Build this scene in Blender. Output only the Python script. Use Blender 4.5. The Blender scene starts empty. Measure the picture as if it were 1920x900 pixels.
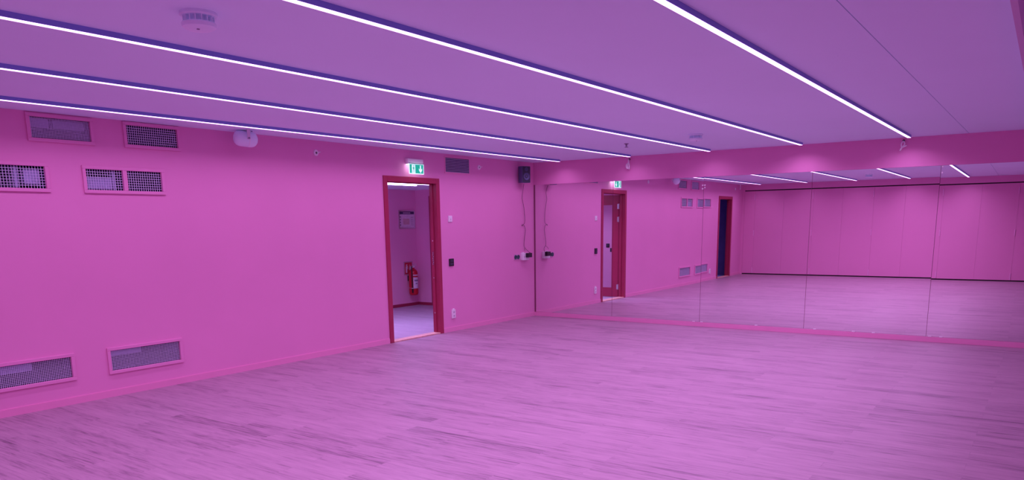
import bpy, bmesh, math, random
from mathutils import Vector, Matrix

C = bpy.context.scene.collection
SC = bpy.context.scene

# ------------------------------------------------------------------ camera, world, exposure
cam_d = bpy.data.cameras.new('camera')
cam = bpy.data.objects.new('camera', cam_d); C.objects.link(cam)
_r = Vector((0.57513962, -0.81793635, -0.01394792))
_u = Vector((0.16237228, 0.09742954, 0.98190770))
_f = Vector((0.80177906, 0.56699878, -0.18884578))
M = Matrix.Identity(4)
for i in range(3):
    M[i][0] = _r[i]; M[i][1] = _u[i]; M[i][2] = -_f[i]
M.translation = Vector((-10.659262, -7.046184, 1.541286))
cam.matrix_world = M
cam_d.sensor_width = 36.0
cam_d.lens = 1410.308 / 1920 * 36.0
cam_d.shift_y = (690.873 - 450) / 1920
cam_d.clip_start = 0.02
SC.camera = cam

W = bpy.data.worlds.new('world'); SC.world = W; W.use_nodes = True
W.node_tree.nodes['Background'].inputs[0].default_value = (0.3, 0.2, 0.4, 1)
W.node_tree.nodes['Background'].inputs[1].default_value = 0.02

VS = SC.view_settings
SC.display_settings.display_device = 'sRGB'
VS.view_transform = 'Standard'; VS.look = 'None'; VS.gamma = 1.0
VS.use_curve_mapping = False
VS.exposure = 0.0
SC.cycles.max_bounces = 14; SC.cycles.diffuse_bounces = 10; SC.cycles.glossy_bounces = 6
SC.cycles.sample_clamp_indirect = 8.0

LAMP_COL = (0.84, 0.45, 1.0)
LAMP_POWER = 4.0            # glow of the diffuser itself
LAMP_WATT = 57.0            # light each strip throws down
LAMP_SPREAD = 148.0
LAMP_SHARE = [0.75, 0.68, 0.72, 1.45, 1.4]   # the strips are dimmed unequally, from the left wall on
HALL_COL = (0.60, 0.46, 1.0)
HALL_POWER = 14.0
HALL_WATT = 25.0

# ------------------------------------------------------------------ dimensions
H = 2.52                    # ceiling
XB = -11.137                # back wall
YR = -8.35                  # right wall
AL = 0.010296               # the mirror wall stands half a degree out of square
BEAM = 2.165                # underside of the beam over the mirrors
TW = 0.12                   # thickness of the left wall

# ------------------------------------------------------------------ materials
MATS = {}
def mat(name, col, rough=0.5, metal=0.0, spec=0.5, var=0.03, scale=6.0, bump=0.0, bscale=250.0, emit=None, power=0.0):
    if name in MATS: return MATS[name]
    m = bpy.data.materials.new(name); m.use_nodes = True
    nt = m.node_tree; b = nt.nodes['Principled BSDF']
    b.inputs['Roughness'].default_value = rough
    b.inputs['Metallic'].default_value = metal
    b.inputs['Specular IOR Level'].default_value = spec
    tc = nt.nodes.new('ShaderNodeTexCoord')
    nz = nt.nodes.new('ShaderNodeTexNoise'); nz.inputs['Scale'].default_value = scale; nz.inputs['Detail'].default_value = 3
    nt.links.new(tc.outputs['Object'], nz.inputs['Vector'])
    rp = nt.nodes.new('ShaderNodeValToRGB')
    rp.color_ramp.elements[0].color = tuple(c * (1 - var) for c in col) + (1,)
    rp.color_ramp.elements[1].color = tuple(min(1, c * (1 + var)) for c in col) + (1,)
    rp.color_ramp.elements[0].position = 0.3; rp.color_ramp.elements[1].position = 0.7
    nt.links.new(nz.outputs['Fac'], rp.inputs['Fac'])
    nt.links.new(rp.outputs['Color'], b.inputs['Base Color'])
    if bump:
        n2 = nt.nodes.new('ShaderNodeTexNoise'); n2.inputs['Scale'].default_value = bscale; n2.inputs['Detail'].default_value = 2
        nt.links.new(tc.outputs['Object'], n2.inputs['Vector'])
        bp = nt.nodes.new('ShaderNodeBump'); bp.inputs['Strength'].default_value = bump; bp.inputs['Distance'].default_value = 0.002
        nt.links.new(n2.outputs['Fac'], bp.inputs['Height']); nt.links.new(bp.outputs['Normal'], b.inputs['Normal'])
    if emit:
        b.inputs['Emission Color'].default_value = tuple(emit) + (1,)
        b.inputs['Emission Strength'].default_value = power
    MATS[name] = m
    return m

PINK = mat('pink wall paint', (0.77, 0.315, 0.555), 0.62, spec=0.3, var=0.015, scale=1.5, bump=0.08)
PINKD = mat('pink panel laminate', (0.77, 0.315, 0.555), 0.5, spec=0.35, var=0.012, scale=1.2)
PINKT = mat('pink lacquered trim', (0.80, 0.32, 0.54), 0.4, spec=0.4, var=0.01)
CEIL = mat('ceiling paint', (0.72, 0.92, 0.985), 0.8, spec=0.2, var=0.012, scale=1.0, bump=0.05)
DETW = mat('bluish white plastic', (0.76, 0.93, 0.98), 0.5, var=0.01)
BOARD = mat('grey lilac board', (0.58, 0.46, 0.62), 0.6, var=0.02)
HINGE = mat('pale pink hinge lacquer', (0.85, 0.46, 0.72), 0.35, spec=0.5, var=0.01)
RED = mat('dark red door lacquer', (0.36, 0.028, 0.085), 0.38, spec=0.4, var=0.03)
WHITE = mat('white plastic', (0.85, 0.85, 0.86), 0.4, var=0.01)
OFFW = mat('off white plastic', (0.72, 0.66, 0.74), 0.45, var=0.01)
BLACK = mat('black plastic', (0.012, 0.012, 0.016), 0.45, var=0.05)
DARK = mat('dark slot', (0.01, 0.008, 0.012), 0.8, var=0.05)
MAROON = mat('dark edge strip', (0.24, 0.05, 0.12), 0.6, var=0.05)
SPK = mat('speaker cabinet', (0.09, 0.11, 0.22), 0.5, var=0.05)
CONE = mat('speaker cone', (0.03, 0.035, 0.06), 0.55, var=0.05)
STEEL = mat('galvanised wire', (0.66, 0.66, 0.86), 0.42, metal=0.15, var=0.06, scale=40)
DUCT = mat('galvanised duct', (0.42, 0.46, 0.66), 0.45, metal=0.15, var=0.12, scale=14)
SHAFT = mat('dark shaft lining', (0.035, 0.03, 0.10), 0.8, var=0.1)
ALU = mat('anodised lamp housing', (0.22, 0.32, 0.72), 0.5, metal=0.1, var=0.03)
CHROME = mat('brushed steel', (0.75, 0.75, 0.78), 0.3, metal=0.9, var=0.04, scale=60)
SILL = mat('pale wood sill', (0.72, 0.42, 0.36), 0.5, var=0.12, scale=25)
CORR = mat('corridor wall paint', (0.84, 0.41, 0.62), 0.65, spec=0.3, var=0.02, scale=1.5)
EXTRED = mat('extinguisher red', (0.55, 0.01, 0.03), 0.3, spec=0.5, var=0.02)
SIGNRED = mat('sign red', (0.55, 0.015, 0.04), 0.45, var=0.02)
PAPER = mat('printed paper', (0.75, 0.72, 0.78), 0.6, var=0.08, scale=30)
INK = mat('grey ink', (0.25, 0.22, 0.32), 0.6, var=0.1, scale=40)
BANNER = mat('dark blue print', (0.06, 0.05, 0.13), 0.5, var=0.1)
OCHRE = mat('plan ochre', (0.62, 0.50, 0.48), 0.6, var=0.1, scale=40)
SOCK = mat('grey green socket', (0.05, 0.10, 0.12), 0.45, var=0.05)
GREYV = mat('vent slat metal', (0.30, 0.28, 0.42), 0.5, var=0.05)
DARKROOM = mat('store paint with dim blue light', (0.25, 0.25, 0.6), 0.8, var=0.05)  # the store's faint bluish light is put into this wall and floor colour
SIGNG = mat('backlit sign green', (0.0, 0.35, 0.22), 0.4, var=0.02, emit=(0.0, 0.40, 0.25), power=0.85)
SIGNW = mat('backlit sign white', (0.8, 0.9, 0.9), 0.4, var=0.01, emit=(0.62, 0.95, 0.95), power=0.9)
SIGNLED = mat('sign led strip', (0.9, 0.9, 0.9), 0.4, var=0.01, emit=(1.0, 0.85, 0.95), power=6)
DIFF = mat('lamp diffuser', (0.9, 0.9, 0.9), 0.5, var=0.0, emit=LAMP_COL, power=LAMP_POWER)
HDIFF = mat('corridor lamp diffuser', (0.9, 0.9, 0.9), 0.5, var=0.0, emit=HALL_COL, power=HALL_POWER)

def mirror_mat():
    m = bpy.data.materials.new('silvered mirror'); m.use_nodes = True
    nt = m.node_tree; b = nt.nodes['Principled BSDF']
    nz = nt.nodes.new('ShaderNodeTexNoise'); nz.inputs['Scale'].default_value = 2
    tc = nt.nodes.new('ShaderNodeTexCoord'); nt.links.new(tc.outputs['Object'], nz.inputs['Vector'])
    rp = nt.nodes.new('ShaderNodeValToRGB')
    rp.color_ramp.elements[0].color = (0.93, 0.94, 0.94, 1); rp.color_ramp.elements[1].color = (0.94, 0.95, 0.95, 1)
    nt.links.new(nz.outputs['Fac'], rp.inputs['Fac']); nt.links.new(rp.outputs['Color'], b.inputs['Base Color'])
    b.inputs['Metallic'].default_value = 1.0; b.inputs['Roughness'].default_value = 0.0
    return m
MIRROR = mirror_mat()

def glass_mat():
    m = bpy.data.materials.new('clear door glass'); m.use_nodes = True
    nt = m.node_tree; nt.nodes.remove(nt.nodes['Principled BSDF'])
    out = nt.nodes['Material Output']
    tr = nt.nodes.new('ShaderNodeBsdfTransparent'); tr.inputs[0].default_value = (0.93, 0.93, 0.95, 1)
    gl = nt.nodes.new('ShaderNodeBsdfGlossy'); gl.inputs['Roughness'].default_value = 0.02
    fr = nt.nodes.new('ShaderNodeFresnel'); fr.inputs[0].default_value = 1.45
    mx = nt.nodes.new('ShaderNodeMixShader')
    nt.links.new(fr.outputs[0], mx.inputs[0]); nt.links.new(tr.outputs[0], mx.inputs[1]); nt.links.new(gl.outputs[0], mx.inputs[2])
    nt.links.new(mx.outputs[0], out.inputs[0])
    return m
GLASS = glass_mat()

def floor_mat(name, base, dark, light):
    """wood-look vinyl planks running along Y with fine broken streaks"""
    m = bpy.data.materials.new(name); m.use_nodes = True
    nt = m.node_tree; N = nt.nodes.new; L = nt.links.new
    b = nt.nodes['Principled BSDF']; b.inputs['Roughness'].default_value = 0.42; b.inputs['Specular IOR Level'].default_value = 0.4
    tc = N('ShaderNodeTexCoord')
    sw = N('ShaderNodeMapping'); sw.inputs['Rotation'].default_value = (0, 0, math.radians(90)); L(tc.outputs['Object'], sw.inputs['Vector'])
    br = N('ShaderNodeTexBrick'); L(sw.outputs[0], br.inputs['Vector'])
    br.offset = 0.37; br.offset_frequency = 2
    br.inputs['Color1'].default_value = (0.25, 0.25, 0.25, 1); br.inputs['Color2'].default_value = (0.75, 0.75, 0.75, 1)
    br.inputs['Mortar'].default_value = (0.1, 0.1, 0.1, 1)
    br.inputs['Scale'].default_value = 1.0; br.inputs['Brick Width'].default_value = 1.2; br.inputs['Row Height'].default_value = 0.15
    br.inputs['Mortar Size'].default_value = 0.0012; br.inputs['Bias'].default_value = 0.0
    # shift the grain from plank to plank
    vm = N('ShaderNodeVectorMath'); vm.operation = 'MULTIPLY_ADD'
    L(br.outputs['Color'], vm.inputs[0]); vm.inputs[1].default_value = (3.1, 7.7, 5.3); L(tc.outputs['Object'], vm.inputs[2])
    def streak(sx, sy, detail, rough):
        mp = N('ShaderNodeMapping'); mp.inputs['Scale'].default_value = (sx, sy, 1); L(vm.outputs[0], mp.inputs['Vector'])
        n = N('ShaderNodeTexNoise'); n.inputs['Scale'].default_value = 1; n.inputs['Detail'].default_value = detail
        n.inputs['Roughness'].default_value = rough; n.inputs['Distortion'].default_value = 0.35
        L(mp.outputs[0], n.inputs['Vector']); return n.outputs['Fac']
    s1 = streak(48, 2.4, 5, 0.66)
    s2 = streak(9, 0.9, 3, 0.5)
    s3 = streak(120, 5.5, 3, 0.65)
    def mix(a, c, f):
        x = N('ShaderNodeMix'); x.data_type = 'FLOAT'; x.inputs[0].default_value = f
        L(a, x.inputs[2]); L(c, x.inputs[3]); return x.outputs[0]
    g = mix(mix(s1, s2, 0.3), s3, 0.30)
    bw = N('ShaderNodeRGBToBW'); L(br.outputs['Color'], bw.inputs[0])
    g = mix(g, bw.outputs[0], 0.10)
    rp = N('ShaderNodeValToRGB'); cr = rp.color_ramp
    cr.elements[0].position = 0.37; cr.elements[0].color = dark + (1,)
    cr.elements[1].position = 0.62; cr.elements[1].color = light + (1,)
    e = cr.elements.new(0.48); e.color = base + (1,)
    L(g, rp.inputs['Fac']); L(rp.outputs['Color'], b.inputs['Base Color'])
    bp = N('ShaderNodeBump'); bp.inputs['Strength'].default_value = 0.12; bp.inputs['Distance'].default_value = 0.001
    L(g, bp.inputs['Height']); L(bp.outputs['Normal'], b.inputs['Normal'])
    return m
FLOOR = floor_mat('wood look vinyl planks', (0.365, 0.228, 0.310), (0.13, 0.072, 0.118), (0.45, 0.290, 0.378))
HFLOOR = floor_mat('corridor vinyl planks', (0.44, 0.34, 0.46), (0.33, 0.24, 0.36), (0.55, 0.44, 0.56))

# ------------------------------------------------------------------ mesh helpers
class MB:
    def __init__(s): s.bm = bmesh.new()
    def box(s, x0, x1, y0, y1, z0, z1, bevel=0.0, mtx=None):
        r = bmesh.ops.create_cube(s.bm, size=1.0)
        vs = r['verts']
        bmesh.ops.scale(s.bm, vec=(abs(x1 - x0), abs(y1 - y0), abs(z1 - z0)), verts=vs)
        bmesh.ops.translate(s.bm, vec=((x0 + x1) / 2, (y0 + y1) / 2, (z0 + z1) / 2), verts=vs)
        if bevel:
            es = list({e for v in vs for e in v.link_edges})
            bv = bmesh.ops.bevel(s.bm, geom=es, offset=bevel, segments=2, profile=0.5, affect='EDGES')
            vs = list({v for f in bv['faces'] for v in f.verts} | {v for v in vs if v.is_valid})
        if mtx: bmesh.ops.transform(s.bm, matrix=mtx, verts=vs)
        return s
    def cyl(s, c, axis, r, h, r2=None, seg=32):
        """solid cylinder centred on c along axis"""
        q = Vector(axis).normalized().to_track_quat('Z', 'Y').to_matrix().to_4x4()
        bmesh.ops.create_cone(s.bm, cap_ends=True, segments=seg, radius1=r, radius2=r if r2 is None else r2, depth=h,
                              matrix=Matrix.Translation(Vector(c)) @ q)
        return s
    def lathe(s, prof, c=(0, 0, 0), axis=(0, 0, 1), seg=36):
        q = Vector(axis).normalized().to_track_quat('Z', 'Y').to_matrix().to_4x4()
        mt = Matrix.Translation(Vector(c)) @ q
        rings = []
        for r, z in prof:
            if r < 1e-6: rings.append([s.bm.verts.new(mt @ Vector((0, 0, z)))])
            else: rings.append([s.bm.verts.new(mt @ Vector((r * math.cos(2 * math.pi * k / seg), r * math.sin(2 * math.pi * k / seg), z))) for k in range(seg)])
        for a, b in zip(rings, rings[1:]):
            for k in range(seg):
                k2 = (k + 1) % seg
                if len(a) == 1 and len(b) == 1: continue
                if len(a) == 1: s.bm.faces.new((a[0], b[k], b[k2]))
                elif len(b) == 1: s.bm.faces.new((a[k], b[0], a[k2]))
                else: s.bm.faces.new((a[k], b[k], b[k2], a[k2]))
        return s
    def torus(s, c, axis, R, r, seg=28, rs=10):
        q = Vector(axis).normalized().to_track_quat('Z', 'Y').to_matrix().to_4x4()
        mt = Matrix.Translation(Vector(c)) @ q
        g = [[s.bm.verts.new(mt @ Vector(((R + r * math.cos(2 * math.pi * j / rs)) * math.cos(2 * math.pi * i / seg),
              (R + r * math.cos(2 * math.pi * j / rs)) * math.sin(2 * math.pi * i / seg), r * math.sin(2 * math.pi * j / rs)))) for j in range(rs)] for i in range(seg)]
        for i in range(seg):
            for j in range(rs):
                s.bm.faces.new((g[i][j], g[(i + 1) % seg][j], g[(i + 1) % seg][(j + 1) % rs], g[i][(j + 1) % rs]))
        return s
    def tube(s, pts, r, seg=8, smooth=4):
        P = [Vector(p) for p in pts]
        if smooth and len(P) > 2:
            Q = []
            for i in range(len(P) - 1):
                p0 = P[max(i - 1, 0)]; p1 = P[i]; p2 = P[i + 1]; p3 = P[min(i + 2, len(P) - 1)]
                for k in range(smooth):
                    t = k / smooth
                    Q.append(0.5 * ((2 * p1) + (p2 - p0) * t + (2 * p0 - 5 * p1 + 4 * p2 - p3) * t * t + (3 * p1 - p0 - 3 * p2 + p3) * t ** 3))
            Q.append(P[-1]); P = Q
        rings = []; up = Vector((0.31, 0.87, 0.38)).normalized()
        for i, p in enumerate(P):
            d = (P[min(i + 1, len(P) - 1)] - P[max(i - 1, 0)])
            d = d.normalized() if d.length > 1e-9 else Vector((0, 0, 1))
            a = d.cross(up)
            if a.length < 1e-3: a = d.cross(Vector((1, 0, 0)))
            a.normalize(); b = d.cross(a).normalized()
            rr = r[min(i // max(smooth, 1), len(r) - 1)] if isinstance(r, (list, tuple)) else r
            rings.append([s.bm.verts.new(p + rr * (a * math.cos(2 * math.pi * k / seg) + b * math.sin(2 * math.pi * k / seg))) for k in range(seg)])
        for A, B in zip(rings, rings[1:]):
            for k in range(seg):
                s.bm.faces.new((A[k], B[k], B[(k + 1) % seg], A[(k + 1) % seg]))
        s.bm.faces.new(rings[0][::-1]); s.bm.faces.new(rings[-1])
        return s
    def poly(s, pts, nrm, th):
        """flat outline extruded by th along nrm"""
        n = Vector(nrm) * th
        a = [s.bm.verts.new(Vector(p)) for p in pts]; b = [s.bm.verts.new(Vector(p) + n) for p in pts]
        s.bm.faces.new(a[::-1]); s.bm.faces.new(b)
        for k in range(len(a)):
            k2 = (k + 1) % len(a); s.bm.faces.new((a[k], a[k2], b[k2], b[k]))
        return s
    def build(s, name, m, parent=None, loc=(0, 0, 0), rotz=0.0, smooth=False):
        """mesh is given in world (or, with a parent, parent-local) coordinates; loc becomes the origin"""
        me = bpy.data.meshes.new(name)
        bmesh.ops.recalc_face_normals(s.bm, faces=s.bm.faces)
        s.bm.to_mesh(me); s.bm.free(); me.materials.append(m)
        if smooth:
            for p in me.polygons: p.use_smooth = True
            try: me.set_sharp_from_angle(angle=math.radians(35))
            except Exception: pass
        o = bpy.data.objects.new(name, me); C.objects.link(o)
        o.location = loc; o.rotation_euler = (0, 0, rotz)
        if parent is not None: o.parent = parent
        return o

def tag(o, label=None, cat=None, group=None, kind=None):
    if label: o['label'] = label
    if cat: o['category'] = cat
    if group: o['group'] = group
    if kind: o['kind'] = kind
    return o
def thing(name, label, cat, loc=(0, 0, 0), rotz=0.0, group=None):
    o = bpy.data.objects.new(name, None); C.objects.link(o)
    o.empty_display_size = 0.1
    o.location = loc; o.rotation_euler = (0, 0, rotz)
    return tag(o, label, cat, group)
def struct(o, label=None): 
    o['kind'] = 'structure'
    if label: o['label'] = label
    return o
def copy_tree(o, parent=None):
    c = o.copy(); C.objects.link(c)
    if parent is not None: c.parent = parent; c.matrix_parent_inverse = o.matrix_parent_inverse
    for ch in [x for x in KIDS.get(o.name, [])]: copy_tree(ch, c)
    return c
KIDS = {}
def register(root):
    def rec(o):
        KIDS[o.name] = [x for x in bpy.data.objects if x.parent == o]
        for k in KIDS[o.name]: rec(k)
    rec(root)
def far(t, x, z):
    """point on the mirror wall: t metres right of the room corner, x in front(-)/behind(+), height z"""
    return Vector((t * math.sin(AL) + x * math.cos(AL), -t * math.cos(AL) + x * math.sin(AL), z))

def pierced_wall(xs, zs, holes, y0, y1):
    """slab in the XZ plane with rectangular holes through it"""
    X = sorted({round(v, 5) for v in list(xs) + [h[0] for h in holes] + [h[1] for h in holes]})
    Z = sorted({round(v, 5) for v in list(zs) + [h[2] for h in holes] + [h[3] for h in holes]})
    def solid(i, j):
        if i < 0 or j < 0 or i >= len(X) - 1 or j >= len(Z) - 1: return False
        cx = (X[i] + X[i + 1]) / 2; cz = (Z[j] + Z[j + 1]) / 2
        return not any(h[0] < cx < h[1] and h[2] < cz < h[3] for h in holes)
    mb = MB(); bm = mb.bm
    V = {}
    def v(i, j, k):
        if (i, j, k) not in V: V[(i, j, k)] = bm.verts.new((X[i], (y0, y1)[k], Z[j]))
        return V[(i, j, k)]
    for i in range(len(X) - 1):
        for j in range(len(Z) - 1):
            if not solid(i, j): continue
            bm.faces.new((v(i, j, 0), v(i + 1, j, 0), v(i + 1, j + 1, 0), v(i, j + 1, 0)))
            bm.faces.new((v(i, j, 1), v(i, j + 1, 1), v(i + 1, j + 1, 1), v(i + 1, j, 1)))
            if not solid(i - 1, j): bm.faces.new((v(i, j, 0), v(i, j + 1, 0), v(i, j + 1, 1), v(i, j, 1)))
            if not solid(i + 1, j): bm.faces.new((v(i + 1, j, 0), v(i + 1, j, 1), v(i + 1, j + 1, 1), v(i + 1, j + 1, 0)))
            if not solid(i, j - 1): bm.faces.new((v(i, j, 0), v(i, j, 1), v(i + 1, j, 1), v(i + 1, j, 0)))
            if not solid(i, j + 1): bm.faces.new((v(i, j + 1, 0), v(i + 1, j + 1, 0), v(i + 1, j + 1, 1), v(i, j + 1, 1)))
    return mb

# ------------------------------------------------------------------ room shell
D1 = (-3.435, -2.475)        # clear opening of the lit doorway
D2 = (-10.17, -9.20)         # clear opening of the dark doorway near the back wall
DH = 2.105
GR = dict(                    # mesh openings: x0, x1, z0, z1
    low_a=(-8.40, -7.525, 0.245, 0.430), low_b=(-7.174, -6.483, 0.243, 0.432),
    mid_a1=(-8.50, -8.04, 1.892, 2.075), mid_a2=(-8.00, -7.545, 1.892, 2.075),
    mid_b1=(-7.206, -6.877, 1.892, 2.073), mid_b2=(-6.836, -6.501, 1.892, 2.073),
    top_a=(-7.614, -7.125, 2.308, 2.480), top_b=(-6.798, -6.298, 2.312, 2.484))
holes = [(D1[0] - .035, D1[1] + .035, 0, DH + .035), (D2[0] - .035, D2[1] + .035, 0, DH + .035)]
holes += [g for g in GR.values()]
struct(pierced_wall((XB - .2, 0.19), (0.0, H + .1), holes, 0.0, TW).build('wall_left', PINK))

struct(MB().box(XB - .3, 0.35, YR - .2, 0.02, -0.12, 0.0).build('floor', FLOOR))
b = MB()                                       # two fields of ceiling board with an open joint between them
b.box(XB - .3, 0.35, -6.148, 0.2, H, H + .1); b.box(XB - .3, 0.35, YR - .2, -6.153, H, H + .1)
b.box(XB - .3, 0.35, -6.3, -6.0, H + .1, H + .12)
struct(b.build('ceiling', CEIL))
# mirror wall (rotated by AL about the room corner), beam over it
struct(MB().box(0.014, 0.25, YR - .2, 0.0, 0, BEAM + .02).build('wall_far', PINK, rotz=AL))
struct(MB().box(-0.004, 0.25, YR - .2, 0.0, BEAM, H + .05).build('trim_1', PINK, rotz=AL))
struct(MB().box(-0.008, 0.014, YR, -0.0, 0.0, 0.064, bevel=.002).build('baseboard_far', PINKT, rotz=AL))
struct(MB().box(-0.004, 0.014, -0.016, -0.003, 0.064, BEAM).build('trim_2', MAROON, rotz=AL))
# back wall: plain wall with a row of folding panels in front, beam and dark track over them
struct(MB().box(XB - .25, XB - .06, YR - .2, 0.0, 0, H + .05).build('wall_back', PINK))
struct(MB().box(XB - .06, XB + .004, YR, 0.0, 2.362, H + .02).build('trim_3', PINK))
struct(MB().box(XB - .06, XB - .015, YR, -.07, 2.336, 2.362).build('trim_4', DARK))
struct(MB().box(XB - .06, XB + .0, -.07, 0.0, 0.0, 2.362).build('trim_5', PINK))
struct(MB().box(XB - .06, XB - .025, YR, -.07, 0.0, 0.028).build('kick_shade', DARK))  # near-black strip paints in the shade of the gap below the panels
struct(MB().box(XB - .3, 0.35, YR - .2, YR, 0, H + .05).build('wall_right', PINK))
# narrow drop board under the ceiling on the right
struct(MB().box(XB + .02, -0.02, -6.850, -6.824, 2.40, H).build('trim_7', BOARD))
# baseboard on the left wall, broken by the doorways
b = MB()
for x0, x1 in ((XB, D2[0] - .075), (D2[1] + .075, D1[0] - .075), (D1[1] + .075, -0.005)):
    b.box(x0, x1, -0.012, 0.0, 0.0, 0.062); b.box(x0, x1, -0.008, 0.0, 0.062, 0.067)
struct(b.build('baseboard_left', PINKT))

# corridor behind the lit doorway
HX0, HX1, HY1, HZ = -4.75, 0.42, 3.02, 2.20
struct(MB().box(HX0 - .1, HX1 + .3, 0.02, HY1 + .1, -0.12, 0.0).build('floor_corridor', HFLOOR))
struct(MB().box(HX0 - .1, HX1 + .3, TW, HY1 + .1, HZ, HZ + .08).build('ceiling_corridor', CEIL))
struct(MB().box(HX0 - .1, HX1 + .3, HY1, HY1 + .1, 0, HZ).build('wall_corridor_back', CORR))
struct(MB().box(HX0 - .1, HX0, TW, HY1, 0, HZ).build('wall_corridor_left', CORR))
b = MB()
b.box(HX1, HX1 + .1, 2.66, HY1, 0, HZ); b.box(HX1, HX1 + .1, TW, 1.70, 0, HZ); b.box(HX1, HX1 + .1, 1.70, 2.66, 2.08, HZ)
struct(b.build('wall_corridor_right', CORR))
b = MB()
b.box(HX0, HX1, HY1 - .012, HY1, 0, .055); b.box(HX1 - .012, HX1, 2.68, HY1 - .012, 0, .055)
struct(b.build('baseboard_corridor', RED))
# dark store room behind the second doorway
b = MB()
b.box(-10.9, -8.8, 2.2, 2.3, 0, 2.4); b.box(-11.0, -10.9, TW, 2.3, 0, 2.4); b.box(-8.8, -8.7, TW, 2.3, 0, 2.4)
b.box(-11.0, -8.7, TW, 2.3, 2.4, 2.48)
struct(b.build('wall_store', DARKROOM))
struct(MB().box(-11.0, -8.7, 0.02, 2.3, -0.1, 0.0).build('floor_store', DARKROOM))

# ------------------------------------------------------------------ doors
def door_frame(name, x0, x1, h, casing=0.068, y_in=TW):
    d = bpy.data.objects.new(name, None); C.objects.link(d); d.location = ((x0 + x1) / 2, 0, 0); d['kind'] = 'structure'
    w = (x1 - x0) / 2
    b = MB()                                    # lining of the opening
    b.box(-w - .034, -w, 0.0, y_in, 0, h); b.box(w, w + .034, 0.0, y_in, 0, h); b.box(-w - .034, w + .034, 0.0, y_in, h, h + .034)
    b.box(-w, -w + .014, .055, .095, 0, h); b.box(w - .014, w, .055, .095, 0, h); b.box(-w, w, .055, .095, h - .014, h)
    b.build('door_lining', RED, d)
    b = MB()                                    # casing round it on the room side
    b.box(-w - casing, -w + .004, -0.016, 0.0, 0, h + casing, bevel=.003); b.box(w - .004, w + casing, -0.016, 0.0, 0, h + casing, bevel=.003)
    b.box(-w + .004, w - .004, -0.016, 0.0, h - .004, h + casing, bevel=.003)
    b.build('door_casing', RED, d)
    return d, w
d1, w1 = door_frame('door_1', D1[0], D1[1], DH)
tag(d1, 'open doorway with dark red frame under the green exit sign', 'door')
b = MB(); b.box(-w1 + .001, w1 - .001, -0.012, TW, 0.0, 0.018, bevel=.004); b.build('threshold', SILL, d1)
b = MB()                                        # strike plates let into the right lining
b.box(w1 - .0165, w1 - .013, .060, .086, 0.98, 1.17)
b.build('strike_plate', MAROON, d1)
b = MB()
for z in (0.995, 1.02, 1.05, 1.075, 1.10, 1.125, 1.15): b.cyl((w1 - .017, .073 + .006 * math.sin(z * 90), z), (1, 0, 0), .006, .003, seg=10)
for z in (1.32, 0.80, 0.30): b.cyl((w1 - .015, .073, z), (1, 0, 0), .009, .003, seg=10)
b.build('screw_heads', CHROME, d1)
# the leaf stands open at a right angle, hinged on the left lining
lw, lt = 0.95, 0.045
lx = -w1 - .005
b = MB()
y0 = TW + .012
b.box(lx - lt, lx, y0, y0 + .15, 0.012, 2.09); b.box(lx - lt, lx, y0 + lw - .15, y0 + lw, 0.012, 2.09)
b.box(lx - lt, lx, y0 + .15, y0 + lw - .15, 0.012, 0.20); b.box(lx - lt, lx, y0 + .15, y0 + lw - .15, 1.89, 2.09)
leaf = b.build('door_leaf', RED, d1)
b = MB(); b.box(lx - lt / 2 - .003, lx - lt / 2 + .003, y0 + .145, y0 + lw - .145, 0.195, 1.895); b.build('glass_pane', GLASS, leaf)
for z in (0.22, 1.60, 1.86):
    b = MB(); b.cyl((lx + .006, TW + .006, z), (0, 0, 1), .009, .11, seg=14); b.box(lx - .001, lx + .003, TW + .006, TW + .045, z - .05, z + .05)
    b.build('hinge', CHROME, leaf)
b = MB(); b.box(lx - .004, lx + .002, y0 + lw - .11, y0 + lw - .06, .93, 1.13); b.tube([(lx, y0 + lw - .085, 1.05), (lx + .05, y0 + lw - .085, 1.05), (lx + .05, y0 + lw - .2, 1.05)], .009, smooth=0)
b.build('door_handle', CHROME, leaf)

d2, w2 = door_frame('door_2', D2[0], D2[1], DH)
tag(d2, 'dark doorway with red frame beside the back wall, seen in the mirror', 'door')
b = MB(); b.box(-w2 + .001, w2 - .001, -0.012, TW, 0.0, 0.014, bevel=.004); b.build('threshold', SILL, d2)

# closed red door at the right end of the corridor
d3 = bpy.data.objects.new('door_3', None); C.objects.link(d3); d3.location = (HX1, 2.18, 0); d3['kind'] = 'structure'
tag(d3, 'red door in the right end wall of the corridor', 'door')
b = MB()
b.box(-.02, .09, -.48, -.40, 0, 2.08); b.box(-.02, .09, .40, .48, 0, 2.08); b.box(-.02, .09, -.40, .40, 2.0, 2.08)
b.build('door_casing', RED, d3)
lf = MB().box(.02, .06, -.40, .40, .01, 2.0).build('door_leaf', RED, d3)
b = MB(); b.tube([(.02, -.33, 1.03), (-.03, -.33, 1.03), (-.03, -.21, 1.03)], .009, smooth=0); b.box(.014, .021, -.355, -.305, .93, 1.10); b.build('door_handle', CHROME, lf)
b = MB(); b.box(-.045, .0, .12, .34, 2.005, 2.06, bevel=.004); b.tube([(-.03, .18, 1.99), (-.16, .05, 1.985), (-.0, -.08, 1.98)], .008, smooth=0); b.build('door_closer', CHROME, d3)

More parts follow.
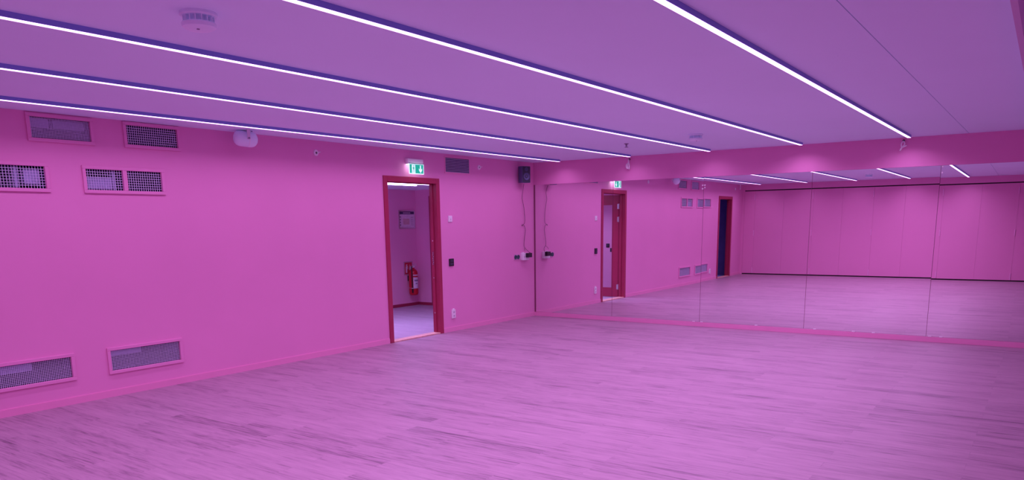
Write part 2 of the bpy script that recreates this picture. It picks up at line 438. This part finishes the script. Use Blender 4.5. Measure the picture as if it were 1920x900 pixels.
# ------------------------------------------------------------------ mirrors
clips = [2.822, 2.945, 3.749, 4.547, 5.038, 5.282, 5.934, 6.058]
seams = [0.0165, 1.458, 2.910, 4.401, 5.892, 7.38, 8.25]
mlab = ['leftmost tall mirror panel, right beside the dark corner strip',
        'tall mirror panel, second from the dark corner strip',
        'tall mirror panel, third from the corner, reflecting the dark doorway',
        'tall mirror panel, fourth from the corner, reflecting plain pink folding panels',
        'rightmost mirror panel in view, fifth from the corner',
        'mirror panel beside the right wall, sixth from the corner']
TILT = [0.0, 0.0, -0.0008, -0.0008, 0.0002, 0.0]      # the panels do not hang perfectly flush
for i in range(6):
    a, c = seams[i] + .0022, seams[i + 1] - .0022
    t = thing('mirror_panel', mlab[i], 'mirror', far((a + c) / 2, 0.0095, 0.068), AL, group='mirror panels along the far wall')
    w = (c - a) / 2
    b = MB(); b.box(-0.0025, 0.0025, -w, w, 0.0, BEAM - .068 - .001)
    g = b.build('mirror_glass', MIRROR, t)
    g.rotation_euler = (0, TILT[i], 0)
    MB().box(.0030, .0036, -w - .0021, w + .0021, .001, BEAM - .072).build('backing_board', MAROON, t)
    for k in [k for k in clips if a < k < c]:
        y = -(k - (a + c) / 2)
        b = MB(); b.box(-.012, -.0028, y - .018, y + .018, -.002, .008, bevel=.002)
        b.build('clip', WHITE, t)
    caps = {1: (-1, (1.98, 1.93)), 2: (1, (1.98, 1.945)), 4: (1, (BEAM - .068 - .014, BEAM - .068 - .085))}
    if i in caps:                                # pairs of screw caps beside the top of a seam
        for z in caps[i][1]:
            b = MB(); b.cyl((-.005, caps[i][0] * (w - .014), z), (1, 0, 0), .010, .006, seg=16); b.build('screw_cap', WHITE, t)

# ------------------------------------------------------------------ folding panels of the back wall
joints = [0.072, 0.372, 1.16, 1.945, 2.686, 3.447, 4.18, 5.03, 5.84, 6.61, 7.38, 8.14]
hinged = {0.372, 1.945, 3.447, 5.03, 6.61, 8.14}
plab = ['narrow pink filler panel in the corner by the dark doorway'] + \
       ['pink folding wall panel, %s from the left wall, seen in the mirrors' % s for s in
        ('second', 'third', 'fourth', 'fifth', 'sixth', 'seventh', 'eighth', 'ninth', 'tenth', 'eleventh')]
for i in range(len(joints) - 1):
    a, c = joints[i] + .0008, joints[i + 1] - .0008
    t = thing('folding_panel', plab[i], 'wall panel', (XB, -(a + c) / 2, 0.03), 0, group='pink folding panels along the back wall')
    w = (c - a) / 2
    MB().box(-.028, 0.0, -w, w, 0.0, 2.304, bevel=.0015).build('panel_board', PINKD, t)
    if joints[i + 1] in hinged:
        for z in (2.13, 1.14, 0.09):
            b = MB(); b.cyl((.006, -w + .013, z), (0, 0, 1), .011, .16, seg=12); b.build('hinge', HINGE, t)

# ------------------------------------------------------------------ ceiling lamps
LY = [-0.618, -1.840, -3.064, -4.298, -5.554]
LX0, LX1 = -10.70, -0.205
LW, LD = 0.043, 0.028
lampl = ['long white LED strip lamp closest to the pink left wall',
         'long white LED strip lamp, second from the left wall',
         'long white LED strip lamp in the middle of the five',
         'long white LED strip lamp, second from the ceiling joint on the right',
         'long white LED strip lamp nearest the ceiling joint on the right']
LLEN = LX1 - LX0
lamp0 = thing('strip_lamp', lampl[0], 'ceiling lamp', ((LX0 + LX1) / 2, LY[0], H), 0, group='linear LED lamps under the ceiling')
b = MB(); hl = LLEN / 2
b.box(-hl, hl, -LW / 2, -LW / 2 + .003, -LD, 0); b.box(-hl, hl, LW / 2 - .003, LW / 2, -LD, 0)
b.box(-hl, hl, -LW / 2 + .003, LW / 2 - .003, -.012, 0)
b.build('housing', ALU, lamp0)
for s in (-1, 1): MB().box(s * hl - .002, s * hl + .002, -LW / 2, LW / 2, -LD, 0).build('end_cap', ALU, lamp0)
MB().box(-hl + .002, hl - .002, -LW / 2 + .003, LW / 2 - .003, -LD - .002, -LD + .006).build('diffuser', DIFF, lamp0)
la = bpy.data.lights.new('strip_light', 'AREA'); la.shape = 'RECTANGLE'; la.size = LLEN - .01; la.size_y = LW - .006
la.energy = LAMP_WATT; la.color = LAMP_COL; la.spread = math.radians(LAMP_SPREAD)
lo = bpy.data.objects.new('strip_light', la); C.objects.link(lo); lo.parent = lamp0; lo.location = (0, 0, -LD - .004)
register(lamp0)
la.energy = LAMP_WATT * LAMP_SHARE[0]
for i in range(1, 5):
    o = copy_tree(lamp0); o.location = ((LX0 + LX1) / 2, LY[i], H); o['label'] = lampl[i]
    for x in C.objects:
        if x.parent == o and x.type == 'LIGHT': x.data = la.copy(); x.data.energy = LAMP_WATT * LAMP_SHARE[i]

HLY = [0.94, 1.262]
for i in range(2):
    t = thing('corridor_lamp', ['white strip lamp on the corridor ceiling, nearer the doorway', 'white strip lamp on the corridor ceiling, farther from the doorway'][i],
              'ceiling lamp', (-2.75, HLY[i], HZ), 0, group='strip lamps on the corridor ceiling')
    b = MB(); b.box(-1.27, 1.27, -.022, .022, -.035, 0); b.build('housing', ALU, t)
    MB().box(-1.268, 1.268, -.019, .019, -.047, -.035).build('diffuser', HDIFF, t)
    la2 = bpy.data.lights.new('corridor_light', 'AREA'); la2.shape = 'RECTANGLE'; la2.size = 2.5; la2.size_y = .036
    la2.energy = HALL_WATT; la2.color = HALL_COL; la2.spread = math.radians(140)
    lo2 = bpy.data.objects.new('corridor_light', la2); C.objects.link(lo2); lo2.parent = t; lo2.location = (0, 0, -.050)

# ------------------------------------------------------------------ wall grilles
def grille(name, label, wins, pitch, duct, group, border=0.030, wire=0.0016):
    x0 = min(w[0] for w in wins) - border; x1 = max(w[1] for w in wins) + border
    z0 = min(w[2] for w in wins) - border; z1 = min(max(w[3] for w in wins) + border, H - .002)
    t = thing(name, label, 'vent grille', ((x0 + x1) / 2, 0, z0), 0, group)
    ox, oz = (x0 + x1) / 2, z0
    b = MB()
    zt0 = min(w[2] for w in wins); zt1 = max(w[3] for w in wins)
    xs = sorted(wins)
    b.box(x0 - ox, x1 - ox, -.016, 0, zt1 - oz, z1 - oz, bevel=.003); b.box(x0 - ox, x1 - ox, -.016, 0, 0, zt0 - oz, bevel=.003)
    b.box(x0 - ox, xs[0][0] - ox, -.016, 0, zt0 - oz, zt1 - oz, bevel=.003); b.box(xs[-1][1] - ox, x1 - ox, -.016, 0, zt0 - oz, zt1 - oz, bevel=.003)
    for p, q in zip(xs, xs[1:]): b.box(p[1] - ox, q[0] - ox, -.016, 0, zt0 - oz, zt1 - oz, bevel=.003)
    b.build('frame', PINK, t)
    for w in xs:
        b = MB()
        nx = max(2, round((w[1] - w[0]) / pitch)); nz = max(2, round((w[3] - w[2]) / pitch))
        for k in range(1, nx):
            x = w[0] + (w[1] - w[0]) * k / nx - ox; b.box(x - wire, x + wire, .004, .004 + 2 * wire, w[2] - oz, w[3] - oz)
        for k in range(1, nz):
            z = w[2] + (w[3] - w[2]) * k / nz - oz; b.box(w[0] - ox, w[1] - ox, .004 - wire, .004 + wire, z - wire, z + wire)
        b.build('wire_mesh', STEEL, t)
        b = MB(); e = .002                        # lining of the opening in the wall, closed at the back
        b.box(w[0] - ox + .0005, w[0] - ox + e, .012, .19, w[2] - oz, w[3] - oz); b.box(w[1] - ox - e, w[1] - ox - .0005, .012, .19, w[2] - oz, w[3] - oz)
        b.box(w[0] - ox + e, w[1] - ox - e, .012, .19, w[2] - oz + .0005, w[2] - oz + e); b.box(w[0] - ox + e, w[1] - ox - e, .012, .19, w[3] - oz - e, w[3] - oz - .0005)
        b.box(w[0] - ox + e, w[1] - ox - e, .188, .19, w[2] - oz + e, w[3] - oz - e)
        b.build('shaft_lining', SHAFT, t)
    for (dx0, dx1, dz0, dz1, y) in duct:
        b = MB(); b.box(dx0 - ox, dx1 - ox, y, .18, dz0 - oz, dz1 - oz, bevel=.004); b.build('duct', DUCT, t)
    return t
grille('wall_grille', 'long low mesh grille above the baseboard, cut by the left photo edge', [GR['low_a']], 0.0145,
       [(-8.39, -7.83, 0.355, 0.425, .03)], 'low mesh grilles above the baseboard')
grille('wall_grille', 'long low mesh grille above the baseboard, nearer the doorway', [GR['low_b']], 0.0145,
       [(-7.165, -6.86, 0.375, 0.427, .03)], 'low mesh grilles above the baseboard')
grille('wall_grille', 'mesh grille at mid height cut by the left photo edge', [GR['mid_a1'], GR['mid_a2']], 0.0225,
       [(-7.70, -7.57, 1.925, 2.05, .03), (-7.775, -7.745, 1.897, 2.07, .03), (-8.3, -8.1, 1.90, 2.05, .05)], 'two-window mesh grilles', wire=.002)
grille('wall_grille', 'two-window mesh grille at mid height with a pale duct behind its left window', [GR['mid_b1'], GR['mid_b2']], 0.0225,
       [(-7.196, -6.96, 1.90, 2.005, .03), (-6.955, -6.925, 1.895, 2.07, .03)], 'two-window mesh grilles', wire=.002)
grille('wall_grille', 'fine mesh grille under the ceiling above the left end', [GR['top_a']], 0.0125,
       [(-7.60, -7.45, 2.395, 2.47, .03), (-7.4, -7.14, 2.40, 2.47, .06)], 'mesh grilles right under the ceiling')
grille('wall_grille', 'coarser mesh grille under the ceiling, left of the round white speaker', [GR['top_b']], 0.0205,
       [], 'mesh grilles right under the ceiling', wire=.002)

# slatted vent right of the exit sign
vx0, vx1, vz0, vz1 = -2.254, -1.718, 2.272, 2.470
t = thing('slatted_vent', 'small slatted vent under the ceiling right of the exit sign', 'vent', ((vx0 + vx1) / 2, 0, vz0))
w = (vx1 - vx0) / 2; hh = vz1 - vz0
b = MB(); b.box(-w - .02, w + .02, -.008, 0, -.018, 0, bevel=.002); b.box(-w - .02, w + .02, -.008, 0, hh, hh + .018, bevel=.002)
b.box(-w - .02, -w, -.008, 0, 0, hh, bevel=.002); b.box(w, w + .02, -.008, 0, 0, hh, bevel=.002)
b.build('frame', PINKT, t)
MB().box(-w, w, -.0015, 0, 0, hh).build('backing', SHAFT, t)
b = MB()
for k in range(9):
    z = hh * (k + .5) / 9
    b.box(-w, w, -.0085, -.0065, -.0065, .0065, mtx=Matrix.Translation((0, 0.002, z)) @ Matrix.Rotation(math.radians(28), 4, 'X'))
b.build('slats', GREYV, t)

# ------------------------------------------------------------------ exit sign
t = thing('exit_sign', 'green lit emergency exit sign above the open red doorway', 'exit sign', (-2.92, 0, 2.335))
MB().box(-.153, .150, -.052, 0, 0, .072, bevel=.006).build('lamp_housing', WHITE, t)
MB().box(-.145, .145, -.050, -.012, -.003, .0).build('led_strip', SIGNLED, t)
px0, px1, pz0, pz1 = -.170, .118, -.128, .004
MB().box(px0, px1, -.086, -.078, pz0, pz1, bevel=.001).build('sign_panel', SIGNW, t)
MB().box(px0 + .010, px1 - .012, -.0875, -.0862, pz0 + .010, pz1 - .008).build('green_field', SIGNG, t)
for hx in (-.140, .075): MB().box(hx, hx + .008, -.09, -.045, .0, .008).build('hanger', WHITE, t)
Yp = -.0876
def sp(u, v): return (px0 + u * (px1 - px0), Yp, pz0 + v * (pz1 - pz0))
MB().box(px0 + .004, px1 - .004, -.0875, -.0765, .0042, .012).build('gap_shade_strip', BANNER, t)  # dark strip stands in for the shade in the gap under the lamp housing
b = MB(); b.poly([sp(.17, .09), sp(.40, .09), sp(.40, .90), sp(.17, .90)], (0, -1, 0), .0008); b.build('doorway_mark', SIGNW, t)
b = MB()                                           # green figure running through the white doorway
Yp = -.0885
b.cyl(sp(.300, .78), (0, 1, 0), .0085, .0008, seg=16)
b.poly([sp(.262, .68), sp(.318, .68), sp(.322, .46), sp(.265, .44)], (0, -1, 0), .0008)
b.poly([sp(.262, .68), sp(.275, .60), sp(.235, .50), sp(.215, .54)], (0, -1, 0), .0008)
b.poly([sp(.312, .68), sp(.305, .60), sp(.345, .52), sp(.365, .56)], (0, -1, 0), .0008)
b.poly([sp(.265, .46), sp(.292, .44), sp(.240, .14), sp(.212, .14)], (0, -1, 0), .0008)
b.poly([sp(.295, .46), sp(.322, .46), sp(.350, .30), sp(.345, .14), sp(.318, .14), sp(.322, .29)], (0, -1, 0), .0008)
b.build('running_figure', SIGNG, t)
Yp = -.0876
b = MB(); b.poly([sp(.725, .86), sp(.795, .86), sp(.795, .42), sp(.865, .58), sp(.865, .40), sp(.760, .12), sp(.655, .40), sp(.655, .58), sp(.725, .42)], (0, -1, 0), .0008)
b.build('down_arrow', SIGNW, t)

# ------------------------------------------------------------------ small wall devices
def plate(name, label, cat, x, z, w, h, m, d=.012, group=None):
    t = thing(name, label, cat, (x, 0, z), 0, group)
    MB().box(-w / 2, w / 2, -d, 0, 0, h, bevel=min(.004, d / 3)).build('cover_plate', m, t)
    return t
t = plate('light_switch', 'white light switch right of the red doorway, highest of the three', 'light switch', -2.185, 1.579, .084, .088, WHITE)
MB().box(-.028, .028, -.017, -.012, .016, .072, bevel=.002).build('rocker', WHITE, t)
b = MB(); b.box(-.004, .006, -.0178, -.0168, .034, .044); b.build('indicator', INK, t)
t = plate('wall_controller', 'black wall controller below the white switch, right of the red doorway', 'controller', -2.186, 0.952, .10, .107, BLACK, d=.016)
b = MB(); b.box(-.030, .030, -.018, -.016, .060, .092); b.build('screen', CONE, t)
b = MB(); b.cyl((-.018, -.0175, .03), (0, 1, 0), .009, .004, seg=16); b.cyl((.018, -.0175, .03), (0, 1, 0), .009, .004, seg=16); b.build('buttons', SPK, t)
def socket(x, z, label, flap=True):
    t = plate('wall_socket', label, 'socket', x, z, .084, .125, WHITE, d=.018)
    for k in range(2):
        zc = .034 + k * .055
        b = MB(); b.torus((0, -.0185, zc), (0, 1, 0), .018, .0022); b.build('socket_rim', OFFW, t)
        b = MB(); b.cyl((0, -.0182, zc), (0, 1, 0), .0165, .002, seg=24); b.build('socket_well', OFFW, t)
        b = MB(); b.cyl((-.008, -.0195, zc), (0, 1, 0), .0045, .001, seg=10); b.cyl((.008, -.0195, zc), (0, 1, 0), .0045, .001, seg=10); b.build('pin_holes', DARK, t)
    if flap:
        MB().box(-.018, .018, -.016, 0, .125, .143, bevel=.003).build('cable_entry', WHITE, t)
    return t
socket(-2.172, .192, 'white double socket low on the wall right of the red doorway')
socket(-8.60, .17, 'white double socket between the long low grille and the dark doorway, seen in the mirror', flap=False)

# ring mounts on the upper wall
rl = ['small round white wall mount right of the round white ceiling speaker',
      'small round white wall mount right of the slatted vent',
      'small round white wall mount above the dark doorway, seen in the mirror']
for (x, z), l in zip([(-4.574, 2.381), (-1.479, 2.372), (-10.46, 2.385)], rl):
    t = thing('ring_mount', l, 'wall mount', (x, 0, z), 0, group='round white mounts on the left wall')
    b = MB(); b.lathe([(.013, -.002), (.034, -.002), (.036, .006), (.030, .016), (.016, .018), (.013, .006)], axis=(0, -1, 0)); b.build('rosette', WHITE, t, smooth=True)
    b = MB(); b.cyl((0, -.003, 0), (0, 1, 0), .013, .004, seg=18); b.build('bore', DARK, t)
    b = MB(); b.tube([(.03, -.012, .006), (.055, -.02, .010)], .006, smooth=0); b.build('side_pin', WHITE, t)

# ------------------------------------------------------------------ loudspeaker in the corner, its cable and the sockets below
t = thing('loudspeaker', 'dark box loudspeaker on the left wall just below the ceiling corner', 'loudspeaker', (-.425, -.105, 2.182), math.radians(-23))
MB().box(-.079, .079, -.056, .056, 0, .254, bevel=.006).build('cabinet', SPK, t)
MB().box(-.072, .072, -.0585, -.055, .006, .248, bevel=.002).build('baffle', CONE, t)
b = MB(); b.lathe([(0, .004), (.012, .004), (.016, -.002), (.045, .004), (.052, .009), (.058, .006), (.058, 0)], c=(0, -.058, .095), axis=(0, -1, 0)); b.build('woofer', SPK, t, smooth=True)
b = MB(); b.lathe([(0, .005), (.010, .003), (.014, -.001), (.028, .006), (.030, 0)], c=(0, -.058, .205), axis=(0, -1, 0)); b.build('tweeter', SPK, t, smooth=True)
b = MB(); b.box(-.02, .02, .056, .085, .10, .17); b.box(-.035, .035, .085, .089, .07, .20); b.build('wall_bracket', BLACK, t)
cab = [(-0.36, 2.170), (-0.345, 2.061), (-0.368, 1.951), (-0.343, 1.867), (-0.315, 1.765), (-0.297, 1.621), (-0.311, 1.544), (-0.373, 1.523), (-0.385, 1.506),
       (-0.343, 1.518), (-0.312, 1.505), (-0.285, 1.441), (-0.299, 1.364), (-0.324, 1.261), (-0.332, 1.192), (-0.311, 1.157), (-0.272, 1.128), (-0.222, 1.070)]
b = MB(); b.tube([(x, -.018 - (.03 if i == 0 else 0) - (.035 if i == len(cab) - 1 else 0), z) for i, (x, z) in enumerate(cab)], .0032, seg=8)
b.tube([(-.316, -.020, 1.162), (-.335, -.034, 1.150), (-.350, -.046, 1.128), (-.358, -.052, 1.108)], .0028, seg=8)
tag(b.build('speaker_cable', mat('plum cable sheath', (.10, .02, .06), .5), smooth=True), 'thin kinked cable hanging from the corner loudspeaker to the black adapter', 'cable')

t = thing('socket_block', 'white surface socket box near the room corner with black adapter plugged in', 'socket', (-.322, 0, .952))
MB().box(-.094, .094, -.055, 0, 0, .116, bevel=.007).build('body', WHITE, t)
for x in (-.048, .048):
    b = MB(); b.torus((x, -.0555, .055), (0, 1, 0), .021, .0025); b.build('socket_rim', OFFW, t)
    b = MB(); b.cyl((x, -.0553, .055), (0, 1, 0), .019, .002, seg=24); b.build('socket_well', OFFW, t)
    b = MB(); b.cyl((x - .009, -.0566, .055), (0, 1, 0), .0035, .001, seg=10); b.cyl((x + .009, -.0566, .055), (0, 1, 0), .0035, .001, seg=10); b.build('pin_holes', DARK, t)
MB().box(-.06, -.02, -.03, 0, .116, .130, bevel=.004).build('cable_entry', WHITE, t)
t = thing('power_adapter', 'black power adapter plugged into the white socket box near the room corner', 'adapter', (-.285, -.058, .996))
MB().box(-.058, .058, -.052, 0, 0, .072, bevel=.005).build('body', BLACK, t)
b = MB(); b.tube([(.03, -.026, .070), (.03, -.026, .080)], .007, smooth=0); b.build('strain_relief', BLACK, t)
t = thing('double_socket', 'dark grey double wall socket left of the white socket box', 'socket', (-.525, 0, .965))
MB().box(-.08, .08, -.008, 0, 0, .088, bevel=.002).build('back_plate', mat('mauve plate', (.66, .34, .56), .5), t)
for x in (-.038, .038):
    b = MB(); b.lathe([(.0, .002), (.026, .002), (.030, .010), (.034, .010), (.036, .0)], c=(x, -.008, .044), axis=(0, -1, 0)); b.build('socket_insert', SOCK, t, smooth=True)
    b = MB(); b.cyl((x - .010, -.0108, .044), (0, 1, 0), .004, .002, seg=10); b.cyl((x + .010, -.0108, .044), (0, 1, 0), .004, .002, seg=10); b.build('pin_holes', DARK, t)

# ------------------------------------------------------------------ white sound projector under the ceiling by the left wall
t = thing('sound_projector', 'round white drum speaker bracketed under the ceiling by the left wall', 'loudspeaker', (-5.66, -.20, 2.436))
ax = (1, -.45, -.10)
b = MB(); L2 = .105
b.lathe([(0, -L2 - .012), (.030, -L2 - .010), (.052, -L2 - .001), (.068, -L2 + .016), (.077, -L2 + .038), (.079, -L2 + .060), (.079, L2 - .062), (.077, L2 - .040), (.069, L2 - .018), (.054, L2 + .001), (.032, L2 + .013), (0, L2 + .018)], axis=ax); b.build('drum', DETW, t, smooth=True)
b = MB(); b.lathe([(.0795, .028), (.081, .029), (.081, .033), (.0795, .034)], axis=ax); b.build('seam_ring', WHITE, t, smooth=True)
b = MB(); b.box(-.016, .016, -.096, -.091, -.012, .084); b.box(-.016, .016, .091, .096, -.012, .084); b.box(-.016, .016, -.096, .096, .080, .084)
b.cyl((0, -.088, 0), (0, 1, 0), .008, .022, seg=14); b.cyl((0, .088, 0), (0, 1, 0), .008, .022, seg=14)
o = b.build('bracket', OFFW, t); o.rotation_euler = (0, 0, math.radians(-14))
b = MB(); b.cyl((0, -.101, 0), (0, 1, 0), .010, .008, seg=6); o = b.build('pivot_bolt', INK, t); o.rotation_euler = (0, 0, math.radians(-14))
b = MB(); b.tube([(.085, .0, .030), (.085, 0, .085)], .006, smooth=0); b.build('cable_tail', INK, t)

# ------------------------------------------------------------------ ceiling devices
def sensor(x, y, label):
    t = thing('smoke_detector', label, 'smoke detector', (x, y, H), 0, group='white round detectors on the ceiling')
    b = MB(); b.lathe([(0, 0), (.082, 0), (.084, -.012), (.078, -.018), (0, -.018)]); b.build('base_plate', DETW, t, smooth=True)
    b = MB(); b.cyl((0, 0, -.030), (0, 0, 1), .050, .03, seg=28)
    for k in range(16):
        a = 2 * math.pi * k / 16; b.box(.050, .070, -.002, .002, -.046, -.018, mtx=Matrix.Rotation(a, 4, 'Z'))
    b.build('sensing_chamber', DETW, t)
    b = MB(); b.lathe([(.074, -.044), (.078, -.050), (.074, -.064), (.055, -.074), (0, -.078)]); b.lathe([(.074, -.044), (0, -.043)]); b.build('cap', DETW, t, smooth=True)
    b = MB(); b.cyl((-.02, -.02, -.0765), (0, 0, 1), .007, .004, seg=12); b.build('indicator', INK, t)
sensor(-8.435, -3.722, 'white round smoke detector on the ceiling near the camera, upper left')
sensor(-2.10, -3.62, 'white round smoke detector on the ceiling near the mirror wall')
t = thing('ceiling_sprinkler', 'tiny dark sprinkler head on the ceiling above the left end of the mirrors', 'sprinkler', (-1.72, -2.55, H))
b = MB(); b.lathe([(0, 0), (.030, 0), (.030, -.005), (.014, -.012), (.010, -.030), (0, -.030)]); b.build('escutcheon', INK, t, smooth=True)
b = MB(); b.cyl((0, 0, -.045), (0, 0, 1), .024, .003, seg=20); b.tube([(-.014, 0, -.028), (-.010, 0, -.044)], .003, smooth=0); b.tube([(.014, 0, -.028), (.010, 0, -.044)], .003, smooth=0)
b.build('deflector', BANNER, t)

# loose white cable ends hanging from the beam
def cable_end(tt, z, strands, label):
    t = thing('cable_end', label, 'cable', far(tt, -.010, z), AL, group='white cable ends hanging on the beam')
    for k, pts in enumerate(strands):
        b = MB(); b.tube(pts, .008 if k < 3 else .0095, seg=8); b.build('strand', WHITE, t, smooth=True)
    b = MB(); b.cyl((-.004, 0, .004), (1, 0, 0), .014, .012, seg=16); b.build('cable_outlet', DARK, t)
cable_end(1.735, 2.470, [[(-.01, 0, 0), (-.035, .0, -.012), (-.04, -.002, -.05), (-.04, .010, -.10), (-.035, .0, -.135), (-.04, -.018, -.128)],
                        [(-.01, .002, 0), (-.03, -.004, -.02), (-.035, -.010, -.06), (-.035, -.018, -.10), (-.03, -.012, -.145)],
                        [(-.03, .006, -.05), (-.045, .026, -.075), (-.045, .028, -.11), (-.04, .014, -.135)],
                        [(-.03, -.008, -.055), (-.034, -.014, -.085), (-.034, -.012, -.125)]],
          'bunched white cable end hanging from the beam above the leftmost mirrors')
cable_end(5.460, 2.478, [[(-.01, 0, 0), (-.04, .012, -.02), (-.045, .018, -.05), (-.045, .010, -.085), (-.04, .030, -.115)],
                        [(-.01, 0, 0), (-.035, -.012, -.015), (-.04, -.018, -.045), (-.04, .006, -.075), (-.045, .022, -.10)],
                        [(-.04, .0, -.075), (-.045, -.02, -.068), (-.05, -.042, -.058)],
                        [(-.042, -.008, -.060), (-.045, .008, -.080), (-.042, .022, -.105)]],
          'forked white cable end hanging from the beam below the rightmost lamp')
t = thing('cable_stub', 'short white cable tail under the ceiling in the back corner, seen in the mirror', 'cable', (-10.83, -.015, H))
b = MB(); b.tube([(0, 0, 0), (.004, -.012, -.03), (-.004, -.012, -.08), (.0, -.010, -.12)], .009); b.build('strand', WHITE, t, smooth=True)
b = MB(); b.cyl((0, -.011, -.125), (0, 0, 1), .013, .03, seg=14); b.build('connector', WHITE, t)

# ------------------------------------------------------------------ things in the corridor
t = thing('framed_plan', 'framed evacuation plan on the corridor wall above the fire extinguisher', 'framed plan', (.155, HY1, 1.475))
w, hh = .225, .348
b = MB(); b.box(-w, w, -.02, 0, 0, .022); b.box(-w, w, -.02, 0, hh - .022, hh); b.box(-w, -w + .022, -.02, 0, .022, hh - .022); b.box(w - .022, w, -.02, 0, .022, hh - .022)
b.build('frame', CHROME, t)
s = MB().box(-w + .02, w - .02, -.010, -.002, .02, hh - .02).build('sheet', PAPER, t)
b = MB(); b.box(-w + .024, w - .024, -.0115, -.0098, hh - .075, hh - .024); b.build('title_band', BANNER, s)
b = MB(); b.box(-.10, .10, -.0125, -.0112, hh - .058, hh - .044); b.build('title_line', OFFW, s)
b = MB(); b.box(-.10, .07, -.0112, -.0098, .08, .19); b.build('floor_plan', OCHRE, s)
for k in range(4): MB().box(-.195, -.165, -.0112, -.0098, .06 + k * .05, .085 + k * .05).build('legend_symbol', INK, s)
for k in range(5): MB().box(.11, .185, -.0112, -.0098, .07 + k * .035, .078 + k * .035).build('legend_line', INK, s)

t = thing('fire_sign', 'square red fire extinguisher sign on the corridor wall behind the extinguisher', 'sign', (.15, HY1, .612))
MB().box(-.125, .125, -.004, 0, -.015, .245).build('backing', mat('sign border', (.55, .30, .42), .6), t)
MB().box(-.10, .10, -.006, -.004, .005, .225).build('red_field', SIGNRED, t)
b = MB()
b.box(-.075, -.035, -.0075, -.006, .03, .15, bevel=.0005); b.box(-.065, -.045, -.0075, -.006, .15, .175); b.box(-.065, -.025, -.0075, -.006, .175, .188)
b.poly([(-.03, -.006, .165), (-.015, -.006, .165), (-.012, -.006, .10), (-.022, -.006, .10)], (0, -1, 0), .0015)
b.poly([(.03, -.006, .06), (.05, -.006, .03), (.075, -.006, .06), (.085, -.006, .11), (.068, -.006, .16), (.06, -.006, .13), (.045, -.006, .19), (.03, -.006, .14), (.022, -.006, .10)], (0, -1, 0), .0015)
b.build('pictogram', OFFW, t)

t = thing('fire_extinguisher', 'red fire extinguisher with black hose hanging on the corridor wall', 'fire extinguisher', (.150, 2.895, .215))
b = MB(); R0 = .088
b.lathe([(0, .0), (.055, .0), (.078, .012), (R0, .04), (R0, .42), (.080, .455), (.060, .485), (.034, .503), (.026, .512), (.026, .525), (0, .525)]); b.build('cylinder', EXTRED, t, smooth=True)
b = MB()                                             # wrap-around label facing the doorway
a0 = math.radians(-128); seg = 22
def arc(mb, r, z0, z1, a1, a2, n=20):
    vs = []
    for k in range(n + 1):
        a = a1 + (a2 - a1) * k / n
        vs.append((mb.bm.verts.new((r * math.cos(a), r * math.sin(a), z0)), mb.bm.verts.new((r * math.cos(a), r * math.sin(a), z1))))
    for p, q in zip(vs, vs[1:]): mb.bm.faces.new((p[0], q[0], q[1], p[1]))
arc(b, R0 + .001, .13, .345, math.radians(-140), math.radians(-40)); b.build('label', PAPER, t, smooth=True)
b = MB(); arc(b, R0 + .0012, .375, .395, math.radians(-140), math.radians(-40)); b.build('top_band', PAPER, t, smooth=True)
b = MB(); arc(b, R0 + .0016, .215, .235, math.radians(-112), math.radians(-80), 8); arc(b, R0 + .0016, .27, .30, math.radians(-125), math.radians(-70), 8); b.build('label_print', INK, t, smooth=True)
b = MB(); b.cyl((0, 0, .54), (0, 0, 1), .022, .04, seg=20); b.cyl((-.03, -.01, .545), (1, 0.3, 0), .013, .05, seg=14); b.build('valve', CHROME, t)
b = MB(); b.box(-.02, .10, -.011, .011, .562, .572, bevel=.002); b.box(-.01, .085, -.011, .011, .588, .598, bevel=.002); b.build('lever', CHROME, t)
b = MB(); b.cyl((.0, -.026, .545), (0, 1, 0), .016, .012, seg=18); b.build('gauge', WHITE, t)
b = MB(); b.tube([(-.05, -.015, .547), (-.09, -.05, .525), (-.105, -.062, .44), (-.104, -.062, .30), (-.10, -.06, .17), (-.094, -.058, .10)], .0115); b.build('hose', BLACK, t, smooth=True)
b = MB(); b.cyl((-.093, -.058, .085), (0, 0, 1), .013, .07, r2=.016, seg=16); b.build('nozzle', BLACK, t)
b = MB(); b.torus((0, 0, .14), (0, 0, 1), R0 + .0035, .0035); b.cyl((-.097, -.059, .14), (0, 0, 1), .016, .014, seg=14); b.build('hose_strap', CHROME, t)
b = MB(); b.box(-.025, .025, R0, HY1 - 2.895, .27, .37); b.build('wall_bracket', BLACK, t)

for k, (y, z, l) in enumerate([(1.03, .985, 'black switch on the corridor end wall seen through the door glass, upper one'), (.93, .885, 'black switch on the corridor end wall seen through the door glass, lower one')]):
    t = thing('corridor_switch', l, 'light switch', (HX0, y, z), 0, group='black switches on the corridor end wall')
    MB().box(0, .014, -.042, .042, 0, .085, bevel=.003).build('cover_plate', BLACK, t)
    MB().box(.014, .018, -.026, .026, .015, .07, bevel=.0015).build('rocker', CONE, t)
